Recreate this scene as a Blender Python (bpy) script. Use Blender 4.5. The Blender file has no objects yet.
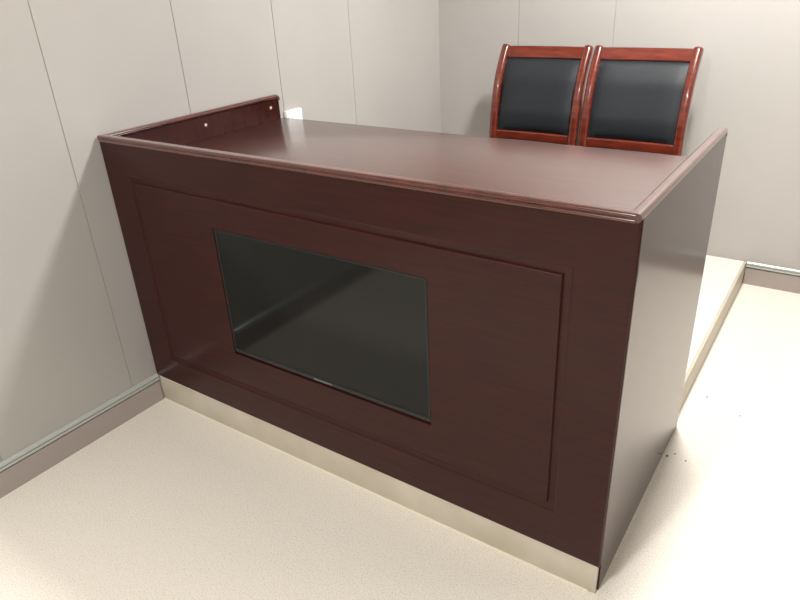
import bpy, bmesh, math, random
from mathutils import Vector, Matrix
random.seed(4)
scene = bpy.context.scene
C = scene.collection

# ------------------------------------------------------------------ camera
FPX = 659.89
yaw, pitch, roll = -0.6186, 0.4608, -0.0521
fw = Vector((math.sin(yaw)*math.cos(pitch), math.cos(yaw)*math.cos(pitch), -math.sin(pitch)))
rt0 = Vector((math.cos(yaw), -math.sin(yaw), 0)); up0 = rt0.cross(fw)
rt = rt0*math.cos(roll) + up0*math.sin(roll); up = -rt0*math.sin(roll) + up0*math.cos(roll)
cd = bpy.data.cameras.new('camera'); cam = bpy.data.objects.new('camera', cd); C.objects.link(cam)
cd.sensor_width = 36; cd.lens = FPX/800*36; cd.clip_start = .02
M = Matrix((rt, up, -fw)).transposed().to_4x4(); M.translation = Vector((2.1109, -1.2629, 1.5073))
cam.matrix_world = M; scene.camera = cam

# ------------------------------------------------------------------ world, exposure, large lights
scene.view_settings.view_transform = 'Standard'; scene.view_settings.look = 'None'
scene.view_settings.gamma = 1; scene.view_settings.use_curve_mapping = False
scene.view_settings.exposure = 0.0
w = bpy.data.worlds.new('world'); scene.world = w; w.use_nodes = True
w.node_tree.nodes['Background'].inputs[0].default_value = (.75, .8, .85, 1)
w.node_tree.nodes['Background'].inputs[1].default_value = 0.15
CEIL = 2.75
# ceiling lights, the front pair added as fill: x, y, size x, size y, watts
LAMPS = [(1.66, 1.24, .24, .24, 94), (3.7, 1.0, .24, .24, 8), (1.3, -2.0, .24, .24, 78), (3.7, -2.0, .24, .24, 20)]
LCOL = (1.0, .982, .958)
for x, y, sx, sy, p in LAMPS:
    l = bpy.data.lights.new('key_fill_light', 'AREA'); l.shape = 'RECTANGLE'; l.size = sx; l.size_y = sy
    l.energy = p; l.color = LCOL
    o = bpy.data.objects.new('key_fill_light', l); C.objects.link(o); o.location = (x, y, CEIL-.045)

# ------------------------------------------------------------------ materials
def lin(c): return tuple(((v/255)/12.92 if v <= 10 else ((v/255+.055)/1.055)**2.4) for v in c) + (1,)
def mat(name, col, rough=.5, metal=0, coat=0, coat_rough=.05, spec=.5):
    m = bpy.data.materials.new(name); m.use_nodes = True; nt = m.node_tree; b = nt.nodes['Principled BSDF']
    b.inputs['Base Color'].default_value = lin(col); b.inputs['Roughness'].default_value = rough
    b.inputs['Metallic'].default_value = metal; b.inputs['Coat Weight'].default_value = coat
    b.inputs['Coat Roughness'].default_value = coat_rough; b.inputs['Specular IOR Level'].default_value = spec
    return m, nt, b
def noise_mix(nt, b, c1, c2, scale, stretch=(1,1,1), detail=4, lo=.35, hi=.65, bump=0, dist=.001):
    tc = nt.nodes.new('ShaderNodeTexCoord'); mp = nt.nodes.new('ShaderNodeMapping'); n = nt.nodes.new('ShaderNodeTexNoise')
    mp.inputs['Scale'].default_value = stretch; n.inputs['Scale'].default_value = scale; n.inputs['Detail'].default_value = detail
    nt.links.new(tc.outputs['Object'], mp.inputs[0]); nt.links.new(mp.outputs[0], n.inputs['Vector'])
    r = nt.nodes.new('ShaderNodeValToRGB'); r.color_ramp.elements[0].position = lo; r.color_ramp.elements[1].position = hi
    r.color_ramp.elements[0].color = lin(c1); r.color_ramp.elements[1].color = lin(c2)
    nt.links.new(n.outputs[0], r.inputs[0]); nt.links.new(r.outputs[0], b.inputs['Base Color'])
    if bump:
        bp = nt.nodes.new('ShaderNodeBump'); bp.inputs['Strength'].default_value = bump; bp.inputs['Distance'].default_value = dist
        nt.links.new(n.outputs[0], bp.inputs['Height']); nt.links.new(bp.outputs[0], b.inputs['Normal'])
    return r, n
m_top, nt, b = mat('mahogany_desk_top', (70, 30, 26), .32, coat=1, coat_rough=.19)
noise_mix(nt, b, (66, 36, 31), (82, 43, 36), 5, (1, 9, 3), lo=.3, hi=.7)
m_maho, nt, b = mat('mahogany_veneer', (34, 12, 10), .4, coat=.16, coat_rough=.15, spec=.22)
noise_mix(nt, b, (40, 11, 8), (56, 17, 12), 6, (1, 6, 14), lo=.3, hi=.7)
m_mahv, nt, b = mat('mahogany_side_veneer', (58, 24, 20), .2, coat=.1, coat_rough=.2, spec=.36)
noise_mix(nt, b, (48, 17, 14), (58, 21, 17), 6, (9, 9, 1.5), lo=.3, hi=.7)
m_rail, nt, b = mat('mahogany_moulding', (88, 36, 28), .22, coat=1, coat_rough=.05)
noise_mix(nt, b, (68, 31, 25), (90, 42, 33), 9, (2, 2, 6), lo=.3, hi=.7)
m_cw, nt, b = mat('chair_wood', (120, 48, 26), .25, coat=.9, coat_rough=.06)
noise_mix(nt, b, (80, 26, 18), (112, 42, 25), 7, (1.5, 5, 10), lo=.3, hi=.7)
m_leather, nt, b = mat('black_leather', (20, 23, 28), .58, spec=.5)
noise_mix(nt, b, (15, 19, 24), (23, 28, 34), 180, bump=.12, dist=.0006)
m_wall, nt, b = mat('wall_panel', (176, 172, 168), .4, spec=.4)
noise_mix(nt, b, (175, 171, 167), (179, 175, 170), 1.5)
m_base, nt, b = mat('skirting_board', (166, 155, 150), .4)
m_cap, nt, b = mat('skirting_cap', (186, 190, 186), .28, metal=.2)
m_riser, nt, b = mat('riser_stone', (188, 178, 156), .45)
noise_mix(nt, b, (186, 177, 159), (200, 192, 176), 7, lo=.3, hi=.7)
m_floor, nt, b = mat('terrazzo', (222, 212, 192), .38)
r1, n1 = noise_mix(nt, b, (196, 189, 177), (229, 222, 210), 260, detail=2, lo=.30, hi=.50)
m_seal, nt, b = mat('sealant', (232, 226, 205), .5)
m_screen, nt, b = mat('screen_glass', (3, 7, 8), .09, spec=.36)
m_bezel, nt, b = mat('bezel_plastic', (24, 26, 26), .4)
m_black, nt, b = mat('black_plastic', (8, 8, 8), .5)
m_logo, nt, b = mat('badge_silver', (120, 120, 116), .45, metal=.3)
m_screw, nt, b = mat('screw_cap', (225, 205, 190), .35)
m_white, nt, b = mat('white_plastic', (250, 250, 250), .35)
m_ceil, nt, b = mat('ceiling_paint', (225, 224, 220), .8)
m_dark, nt, b = mat('door_dark', (90, 84, 78), .5)
m_grit, nt, b = mat('grit', (60, 50, 42), .8)
m_diff = bpy.data.materials.new('lamp_diffuser'); m_diff.use_nodes = True
b = m_diff.node_tree.nodes['Principled BSDF']; b.inputs['Emission Color'].default_value = LCOL+(1,); b.inputs['Emission Strength'].default_value = 6

# ------------------------------------------------------------------ helpers
def obj(name, bm, m, parent=None, smooth=True, ang=35):
    bmesh.ops.recalc_face_normals(bm, faces=bm.faces[:])
    if name in ('leg', 'back_post'):
        for v in bm.verts: v.co.z = max(v.co.z, .0005)
    me = bpy.data.meshes.new(name); bm.to_mesh(me); bm.free()
    o = bpy.data.objects.new(name, me); C.objects.link(o)
    for mm in (m if isinstance(m, (list, tuple)) else [m]): me.materials.append(mm)
    if smooth:
        for f in me.polygons: f.use_smooth = True
        me.set_sharp_from_angle(angle=math.radians(ang))
    if parent: o.parent = parent
    return o
def box(bm, lo, hi, bev=0, seg=2):
    r = bmesh.ops.create_cube(bm, size=1)
    vs = r['verts']
    for v in vs: v.co = Vector([(lo[i]+hi[i])/2 + v.co[i]*(hi[i]-lo[i]) for i in range(3)])
    if bev:
        es = list({e for v in vs for e in v.link_edges})
        bmesh.ops.bevel(bm, geom=es, offset=bev, segments=seg, profile=.5, affect='EDGES')
def B(): return bmesh.new()
def tag(o, label, cat, group=None, kind=None):
    if label: o['label'] = label
    if cat: o['category'] = cat
    if group: o['group'] = group
    if kind: o['kind'] = kind
    return o
def thing(name, label, cat, loc=(0,0,0), group=None):
    o = bpy.data.objects.new(name, None); C.objects.link(o); o.location = loc; o.empty_display_size = .1
    return tag(o, label, cat, group)
def sweep(bm, path, section, up=Vector((1,0,0)), cap=True):
    """loft a section (list of (a,b)) along path; a along 'side' axis up, b along normal in plane."""
    rings = []
    n = len(path)
    for i, p in enumerate(path):
        p = Vector(p)
        t = (Vector(path[min(i+1, n-1)]) - Vector(path[max(i-1, 0)])).normalized()
        nrm = up.cross(t).normalized()
        sec = section(i/(n-1)) if callable(section) else section
        rings.append([bm.verts.new(p + up*a + nrm*bb) for a, bb in sec])
    for r0, r1 in zip(rings, rings[1:]):
        k = len(r0)
        for j in range(k): bm.faces.new((r0[j], r0[(j+1) % k], r1[(j+1) % k], r1[j]))
    if cap: bm.faces.new(rings[0][::-1]); bm.faces.new(rings[-1])
def rsec(w, d, r=None, k=4):
    r = min(w, d)*.45 if r is None else r
    out = []
    for cx, cy, a0 in ((w/2-r, d/2-r, 0), (-w/2+r, d/2-r, 90), (-w/2+r, -d/2+r, 180), (w/2-r, -d/2+r, 270)):
        for i in range(k+1):
            a = math.radians(a0 + 90*i/k); out.append((cx+r*math.cos(a), cy+r*math.sin(a)))
    return out
def spline(pts, n=8):
    pts = [Vector(p) for p in pts]; out = []
    P = [pts[0]*2-pts[1]] + pts + [pts[-1]*2-pts[-2]]
    for i in range(1, len(P)-2):
        for k in range(n):
            t = k/n; a, b_, c, d = P[i-1], P[i], P[i+1], P[i+2]
            out.append(.5*((2*b_) + (-a+c)*t + (2*a-5*b_+4*c-d)*t*t + (-a+3*b_-3*c+d)*t**3))
    out.append(pts[-1]); return out
def struct(name, bm, m, smooth=False):
    o = obj(name, bm, m, None, smooth); o['kind'] = 'structure'; return o

# ------------------------------------------------------------------ the room
BY = 2.2268; PH = .117; W = 1.8; FY = -4.2; RX = 5.0
def wall_panels(name, pts_fn, a0, a1, seams, thick, outward):
    """vertical wall with V-grooved seams. pts_fn(a, depth, z)."""
    bm = B(); g = .0017; gd = .003
    prof = [(a0, 0)]
    for s in sorted(seams): prof += [(s-g, 0), (s-g*.6, gd), (s+g*.6, gd), (s+g, 0)]
    prof += [(a1, 0)]
    fr0 = [bm.verts.new(pts_fn(a, d, 0)) for a, d in prof]; fr1 = [bm.verts.new(pts_fn(a, d, CEIL)) for a, d in prof]
    for i in range(len(prof)-1): bm.faces.new((fr0[i], fr0[i+1], fr1[i+1], fr1[i]))
    bk = [bm.verts.new(pts_fn(a, thick, z)) for a, z in ((a0, 0), (a1, 0), (a1, CEIL), (a0, CEIL))]
    bm.faces.new(bk); bm.faces.new((fr0[0], fr1[0], bk[3], bk[0])); bm.faces.new((fr0[-1], bk[1], bk[2], fr1[-1]))
    bm.faces.new(fr0+[bk[1], bk[0]]); bm.faces.new(fr1[::-1]+[bk[3], bk[2]])
    return struct(name, bm, m_wall)
lseams = [-.1108 - .5045*k for k in range(0, 9)] + [.3981, .8988, 1.4052]
wall_panels('wall_left', lambda a, d, z: (-d, a, z), FY, BY, [s for s in lseams if s > FY+.1], .1, -1)
wall_panels('wall_back', lambda a, d, z: (a, BY+d, z), 0, RX, [.4944, 1.0054, 2.55, 3.56, 4.57], .1, 1)
bm = B(); box(bm, (RX, FY, 0), (RX+.1, BY, CEIL)); struct('wall_right', bm, m_wall)
bm = B(); box(bm, (0, FY-.1, 0), (RX, FY, CEIL)); struct('wall_front', bm, m_wall)
bm = B(); box(bm, (-.1, FY-.1, -.1), (RX+.1, BY+.1, 0)); struct('floor', bm, m_floor)
bm = B(); box(bm, (-.1, FY-.1, CEIL), (RX+.1, BY+.1, CEIL+.1)); struct('ceiling', bm, m_ceil)

# skirting: board, dark reveal and rounded metal cap strip swept along the wall
def skirting(name, a0, a1, f):
    prof_b = [(0, 0), (.010, 0), (.010, .0885), (0, .0885)]
    prof_c = [(0, .0935), (.013, .0935), (.0145, .096), (.0145, .103), (.0085, .1045), (.0085, .1065), (.0135, .108), (.012, .116), (.008, .1195), (0, .1195)]
    bm = B()
    for prof, mi in ((prof_b, 0), (prof_c, 1), ([(0, .0885), (.006, .0885), (.006, .0935), (0, .0935)], 2)):
        r0 = [bm.verts.new(f(a0, d, z)) for d, z in prof]; r1 = [bm.verts.new(f(a1, d, z)) for d, z in prof]
        k = len(prof)
        fs = [bm.faces.new((r0[j], r0[(j+1) % k], r1[(j+1) % k], r1[j])) for j in range(k)] + [bm.faces.new(r0[::-1]), bm.faces.new(r1)]
        for x in fs: x.material_index = mi
    o = obj(name, bm, [m_base, m_cap, m_black], None, False); o['kind'] = 'structure'
skirting('baseboard_left', FY, -.0005, lambda a, d, z: (d, a, z))
skirting('baseboard_back', 1.789, RX, lambda a, d, z: (a, BY-d, z))
skirting('baseboard_right', FY, BY-.02, lambda a, d, z: (RX-d, a, z))

# ------------------------------------------------------------------ platform
PX = 1.7855; PY = .004
pf = thing('raised_platform', 'low beige stone-faced platform step under the desk and chairs', 'platform', (0, PY, 0))
def at(o, lo): return Vector(lo)-o.location
def pbox(name, m, parent, lo, hi, bev=0, **kw):
    bm = B(); loc = parent.matrix_world.translation if False else PARLOC[parent.name]
    box(bm, Vector(lo)-loc, Vector(hi)-loc, bev); return obj(name, bm, m, parent, bool(bev))
PARLOC = {pf.name: Vector((0, PY, 0))}
pbox('deck', m_floor, pf, (.001, PY+.012, PH-.02), (PX-.012, BY-.001, PH))
pbox('riser', m_riser, pf, (.001, PY, 0), (W-.005, PY+.012, PH-.012), .0015)
pbox('riser_cap', m_riser, pf, (.001, PY, PH-.0118), (PX, PY+.012, PH), .0008)
pbox('riser', m_riser, pf, (PX-.012, PY+.0125, 0), (PX, BY-.001, PH), .0015)
pbox('sealant_line', m_seal, pf, (.012, PY-.003, 0), (PX-.01, PY, .0035))
pbox('sealant_line', m_seal, pf, (.016, PY-.0022, PH-.0065), (PX-.03, PY, PH-.002))
pbox('core', m_riser, pf, (.01, PY+.013, 0), (PX-.013, BY-.01, PH-.021))

# ------------------------------------------------------------------ reception desk
desk = thing('reception_desk', 'dark mahogany reception desk with raised side wings and a screen set in its front', 'desk', (.9, .42, PH))
DL = Vector((.9, .42, PH)); PARLOC[desk.name] = DL
TOPZ = PH + .948; D1 = .85; FZ = PH - .011
TV = (.5065, .3635, 1.2955, .8175)      # x0 z0 x1 z1 opening
# front panel: nested rectangular rings -> routed groove and opening
bm = B()
def ring(x0, z0, x1, z1, y): return [bm.verts.new(Vector((x, y, z))-DL) for x, z in ((x0, z0), (x1, z0), (x1, z1), (x0, z1))]
def bridge(a, b_):
    for j in range(4): bm.faces.new((a[j], a[(j+1) % 4], b_[(j+1) % 4], b_[j]))
FX0, FX1 = .003, 1.7985
G = (.146, .243, 1.648, .9125)
rings = [ring(FX0+.006, FZ+.006, FX1-.006, TOPZ-.012, .022), ring(FX0, FZ, FX1, TOPZ-.012, .02), ring(FX0, FZ, FX1, TOPZ-.012, .006)]
rings = [ring(FX0, FZ, FX1, TOPZ-.012, .003)]
rings.append(ring(FX0+.0008, FZ+.0008, FX1-.0008, TOPZ-.012, .001)); rings.append(ring(FX0+.003, FZ+.003, FX1-.003, TOPZ-.013, 0))
gw = .024
for t, d in ((1, 0), (.93, .0009), (.75, .0022), (.5, .0034), (.25, .0046), (.08, .0062), (.06, .0060), (.03, .0060), (-.08, .0012), (-.14, 0)):
    e = gw*t; q_ = ring(G[0]-e, G[1]-e, G[2]+e, G[3]+e, d)
    for v_, dz in zip(q_, (0, .010, -.009, .006)): v_.co.z += dz
    rings.append(q_)
for e, d in ((.0025, 0), (.0008, .0006), (0, .002), (0, .018)):
    rings.append(ring(TV[0]-e, TV[1]-e, TV[2]+e, TV[3]+e, d))
rings.append(ring(FX0, FZ, FX1, TOPZ-.012, .018))
rings.append(rings[0])
for a, b_ in zip(rings, rings[1:]): bridge(a, b_)
for v_ in bm.verts:
    if v_.co.z < FZ-PH+.005: v_.co.z += .008 if v_.co.x < 0 else -.004
obj('front_panel', bm, m_maho, desk, True, 20)

def sy(y): return y
def sweepx(bm, x0, x1, prof):
    r0 = [bm.verts.new(Vector((x0, y, z))-DL) for y, z in prof]; r1 = [bm.verts.new(Vector((x1, y, z))-DL) for y, z in prof]
    k = len(prof)
    for j in range(k): bm.faces.new((r0[j], r0[(j+1) % k], r1[(j+1) % k], r1[j]))
    bm.faces.new(r0[::-1]); bm.faces.new(r1)
def arc(cy, cz, ry, rz, a0, a1, n=8):
    return [(cy+ry*math.cos(math.radians(a0+(a1-a0)*i/n)), cz+rz*math.sin(math.radians(a0+(a1-a0)*i/n))) for i in range(n+1)]
# double bead moulding along the front top edge
bm = B()
prof = [(.024, TOPZ-.022)] + [(-.0005, TOPZ-.022)] + arc(.000, TOPZ-.0165, .006, .0052, 260, 110, 8) + arc(.0035, TOPZ-.0062, .0075, .006, 225, 90, 8) + [(.016, TOPZ)] + arc(.018, TOPZ-.006, .006, .006, 80, 0, 5)
sweepx(bm, .014, W-.012, prof); obj('edge_moulding', bm, m_rail, desk, True, 40)

# side panels (wings) with rounded top rail
def side_panel(x0, x1, zb, outer, y1=D1):
    bm = B(); r = .012
    def P(x, y, z): return bm.verts.new(Vector((x, y, z))-DL)
    top = TOPZ-.010
    bt = (D1-r, top-r)
    outl = [(.0205, zb), (y1, zb)] + [(y1-r+r*math.cos(math.radians(a)), top-r+r*math.sin(math.radians(a))) for a in range(0, 91, 15)] + [(.0205, top)]
    e = .0015; n = len(outl)
    cy, cz = .42, .6; 
    def ins(y, z, k): return (y+(k if y < cy else -k), z+(k if z < cz else -k))
    L = []
    for x, k in ((x0, e), (x0+e, 0), (x1-e, 0), (x1, e)): L.append([P(x, *ins(y, z, k)) for y, z in outl])
    for a, b_ in zip(L, L[1:]):
        for j in range(n): bm.faces.new((a[j], a[(j+1) % n], b_[(j+1) % n], b_[j]))
    bm.faces.new(L[0][::-1]); bm.faces.new(L[-1])
    return obj('side_panel', bm, m_mahv, desk, True, 30)
right = side_panel(W-.0135, W-.001, .001, 1)
left = side_panel(.004, .0235, PH+.001, -1)
# corner post closing front edge, outer right side: bead + reveal
bm = B(); box(bm, Vector((W-.0135, .0035, FZ))-DL, Vector((W+.0015, .0195, TOPZ-.012))-DL, .003, 3); obj('corner_bead', bm, m_mahv, desk)
bm = B(); box(bm, Vector((.003, .0205, PH+.001))-DL, Vector((.0035, .03, TOPZ-.03))-DL); bm.free()
# rails on wings: rounded capping running from front to back, turning down at the back corner
def wing_rail(xc, w_, h_, front):
    bm = B(); r = .012
    pth = [(xc, -.003, TOPZ-h_/2+.0005)] + [(xc, .01, TOPZ-h_/2+.0005)]
    pth += [(xc, y, TOPZ-h_/2+.0005) for y in (.1, .4, .7)]
    zc = TOPZ-h_/2+.0005; ye = D1+.004-h_/2
    for a in range(90, -1, -10): pth.append((xc, ye-r+r*math.cos(math.radians(a)), zc-r+r*math.sin(math.radians(a))))
    pth.append((xc, ye, zc-r-.004))
    pth = [Vector(p)-DL for p in pth]
    def sec(t): return rsec(w_, h_, h_*.48, 6)
    sweep(bm, pth, sec); return obj('wing_rail', bm, m_rail, desk, True, 50)
wing_rail(W-.0135, .028, .020, 1); wing_rail(.018, .028, .018, -1)
# worktop slab
WZ = .963
bm = B(); box(bm, Vector((.024, .019, WZ-.03))-DL, Vector((W-.014, D1+.02, WZ))-DL, .004, 3); obj('worktop', bm, m_top, desk)
# under structure behind the front: shelf and drawer carcass on the staff side
bm = B(); box(bm, Vector((.05, .10, PH+.40))-DL, Vector((W-.02, .12, WZ-.032))-DL, .001); obj('modesty_board', bm, m_maho, desk)
for y, z, p in ((.44, 1.014, left), (.797, 1.016, left)):
    bm = B(); r_ = bmesh.ops.create_uvsphere(bm, u_segments=16, v_segments=8, radius=.0062)
    for v in r_['verts']: v.co = Vector((.0235, y, z))-DL + Vector((v.co.x*.5, v.co.y, v.co.z))
    obj('screw_cap', bm, m_screw, p)
    

# ------------------------------------------------------------------ television
tvl = Vector((.901, .012, TV[1]))
tv = thing('television', 'black flat screen set into the dark front of the desk', 'television', tvl); PARLOC[tv.name] = tvl
g = .0035
bm = B()
def ring2(x0, z0, x1, z1, y): return [bm.verts.new(Vector((x, y, z))-tvl) for x, z in ((x0, z0), (x1, z0), (x1, z1), (x0, z1))]
a0, b0, a1, b1 = TV[0]+g, TV[1]+g+.004, TV[2]-.0015, TV[3]-.0015
R_ = [ring2(a0, b0, a1, b1, .019), ring2(a0, b0, a1, b1, .0035), ring2(a0+.001, b0+.001, a1-.001, b1-.001, .0025), ring2(a0+.005, b0+.0125, a1-.005, b1-.005, .0025), ring2(a0+.006, b0+.0135, a1-.006, b1-.006, .0045), ring2(a0+.006, b0+.0135, a1-.006, b1-.006, .019)]
for p_, q in zip(R_, R_[1:]): 
    for j in range(4): bm.faces.new((p_[j], p_[(j+1) % 4], q[(j+1) % 4], q[j]))
obj('bezel', bm, m_bezel, tv, True, 20)
bm = B(); box(bm, Vector((a0+.0063, .0048, b0+.0138))-tvl, Vector((a1-.0063, .012, b1-.0063))-tvl); obj('screen', bm, m_screen, tv, False)
bm = B(); box(bm, Vector((a0-.05+.06, .0195, b0+.01))-tvl, Vector((a1-.01, .06, b1-.01))-tvl, .004); obj('back_housing', bm, m_black, tv)
bm = B(); 
x = .864
for wd in (.006, .008, .005, .008, .007, .008, .006, .008):
    box(bm, Vector((x, .0012, b0+.0035))-tvl, Vector((x+wd, .0024, b0+.0095))-tvl); x += wd+.0022
obj('brand_badge', bm, m_logo, tv, False)

# ------------------------------------------------------------------ wall plate
wl = Vector((0, .9415, .93))
sp = thing('wall_box', 'small white plastic box on the left wall just behind the desk top', 'wall box', wl); PARLOC[sp.name] = wl
pbox('housing', m_white, sp, (.0005, .892, .884), (.02, .991, .983), .004)
pbox('cover', m_white, sp, (.0202, .897, .889), (.024, .986, .978), .0015)

# ------------------------------------------------------------------ chairs
def make_chair(name, label, width, loc):
    t = thing(name, label, 'chair', loc, 'wooden chairs behind the desk')
    hw = width/2
    # local: origin at floor centre of the seat; +y toward the wall
    for s in (-1, 1):
        bm = B(); x = s*(hw-.021)
        path = spline([(x, .285, 0), (x, .245, .2), (x, .215, .44), (x, .212, .58), (x, .225, .72), (x, .268, .88), (x, .333, .998), (x, .350, 1.018)], 6)
        sweep(bm, path, lambda u: rsec(.042, .050 if u < .95 else .040, .0165, 5)); obj('back_post', bm, m_cw, t, True, 50)
        bm = B(); pth = spline([(x, -.20, 0), (x, -.195, .2), (x, -.19, .40)], 4)
        sweep(bm, pth, lambda u: rsec(.030+.012*u, .030+.012*u, .008, 3)); obj('leg', bm, m_cw, t, True, 50)
        bm = B(); box(bm, (x-.011, -.172, .345), (x+.011, .19, .40), .004); obj('side_rail', bm, m_cw, t)
        bm = B(); box(bm, (x-.009, -.175, .16), (x+.009, .235, .19), .004); obj('stretcher', bm, m_cw, t)
    iw = hw-.041
    def yb(z):   # centre of back at height z
        tab = [(.44, .215), (.58, .212), (.72, .225), (.88, .268), (.998, .333), (1.04, .370)]
        for (z0, y0), (z1, y1) in zip(tab, tab[1:]):
            if z <= z1: return y0+(y1-y0)*(z-z0)/(z1-z0)
        return tab[-1][1]
    # top rail and bottom rail follow the recline
    for nm, za, zb in (('top_rail', .966, 1.020), ('bottom_rail', .575, .622)):
        bm = B(); a = Vector((0, yb(za), za)); c = Vector((0, yb(zb), zb)); d = (c-a).normalized(); n_ = Vector((0, -d.z, d.y)); 
        rows = []
        N = 14
        sec = []
        L_ = (c-a).length
        for u, v in rsec(L_, .024, .008, 4): sec.append((u, v))
        for i in range(N+1):
            xx = -iw-.004 + (2*iw+.008)*i/N
            bow = .010*(1-(xx/iw)**2)
            rows.append([bm.verts.new((a+c)/2 + Vector((xx, bow, 0)) + d*u + n_*v) for u, v in sec])
        for p_, q in zip(rows, rows[1:]):
            k = len(p_)
            for j in range(k): bm.faces.new((p_[j], p_[(j+1) % k], q[(j+1) % k], q[j]))
        bm.faces.new(rows[0]); bm.faces.new(rows[-1][::-1]); obj(nm, bm, m_cw, t, True, 50)
    # padded back
    bm = B(); NX, NZ = 18, 18; z0, z1 = .622, .968; grid = {}
    for side in (0, 1):
        for i in range(NX+1):
            for j in range(NZ+1):
                u = i/NX*2-1; v = j/NZ*2-1
                z = (z0+z1)/2 + v*(z1-z0)/2; x = u*(iw+.001)
                puff = (1-abs(u)**5)*(1-abs(v)**5)
                bow = .010*(1-(x/iw)**2)
                y = yb(z)+bow + ((-.004-.017*puff**.6) if side == 0 else (.010+.006*puff))
                grid[side, i, j] = bm.verts.new((x, y, z))
    for side in (0, 1):
        for i in range(NX):
            for j in range(NZ):
                f = [grid[side, i, j], grid[side, i+1, j], grid[side, i+1, j+1], grid[side, i, j+1]]
                bm.faces.new(f if side == 0 else f[::-1])
    for i in range(NX):
        for j in (0, NZ): bm.faces.new((grid[0, i, j], grid[0, i+1, j], grid[1, i+1, j], grid[1, i, j]))
    for j in range(NZ):
        for i in (0, NX): bm.faces.new((grid[0, i, j], grid[0, i, j+1], grid[1, i, j+1], grid[1, i, j]))
    obj('back_pad', bm, m_leather, t, True, 70)
    bm = B(); box(bm, (-hw+.03, -.182, .345), (hw-.03, -.162, .40), .004); obj('front_rail', bm, m_cw, t)
    bm = B(); box(bm, (-hw+.004, -.225, .402), (hw-.004, .19, .465), .022, 4); obj('seat', bm, m_leather, t, True, 70)
    return t
make_chair('conference_chair', 'red-brown wooden chair with black leather back, left one of the two', .478, (.727, 1.715, PH))
make_chair('conference_chair', 'red-brown wooden chair with black leather back, right one next to the desk wing', .488, (1.222, 1.715, PH))

# ------------------------------------------------------------------ floor grit
for x, y, r in ((1.812, .666, .0042), (1.832, .690, .003), (1.871, .672, .003), (1.851, 1.088, .0035), (1.977, 1.023, .003)):
    bm = B(); rr = bmesh.ops.create_icosphere(bm, subdivisions=2, radius=r)
    for v in rr['verts']: v.co.z = max(v.co.z, -r*.3)*.5 ; v.co.x *= random.uniform(.85, 1.1)
    o = obj('grit_speck', bm, m_grit); o.location = (x, y, r*.15)
    if y < .8: tag(o, 'tiny dark speck of grit in the shade close beside the right side panel', 'grit', 'grit specks in the desk shade')
    else: tag(o, 'tiny dark speck of grit on the bright floor near the platform step', 'grit', 'grit specks by the step')

# ------------------------------------------------------------------ ceiling fittings (main lamp inferred from the desk's shadow, front pair added as fill)
for i, (x, y, sx, sy_, p) in enumerate(LAMPS):
    t = thing('unseen_ceiling_lamp', 'unseen square ceiling lamp, for the main and added fill light', 'ceiling lamp', (x, y, CEIL), 'ceiling lamps')
    bm = B()
    def rr(e, z): return [bm.verts.new((sx_*(sx/2+e), sy2*(sy_/2+e), z)) for sx_, sy2 in ((-1, -1), (1, -1), (1, 1), (-1, 1))]
    rg = [rr(.02, -.001), rr(.02, -.03), rr(.0, -.03), rr(.0, -.001)]
    for a, b_ in zip(rg, rg[1:]+rg[:1]):
        for j in range(4): bm.faces.new((a[j], a[(j+1) % 4], b_[(j+1) % 4], b_[j]))
    obj('frame', bm, m_ceil, t, False)
    bm = B(); box(bm, (-sx/2+.002, -sy_/2+.002, -.025), (sx/2-.002, sy_/2-.002, -.001)); obj('diffuser', bm, m_diff, t, False)
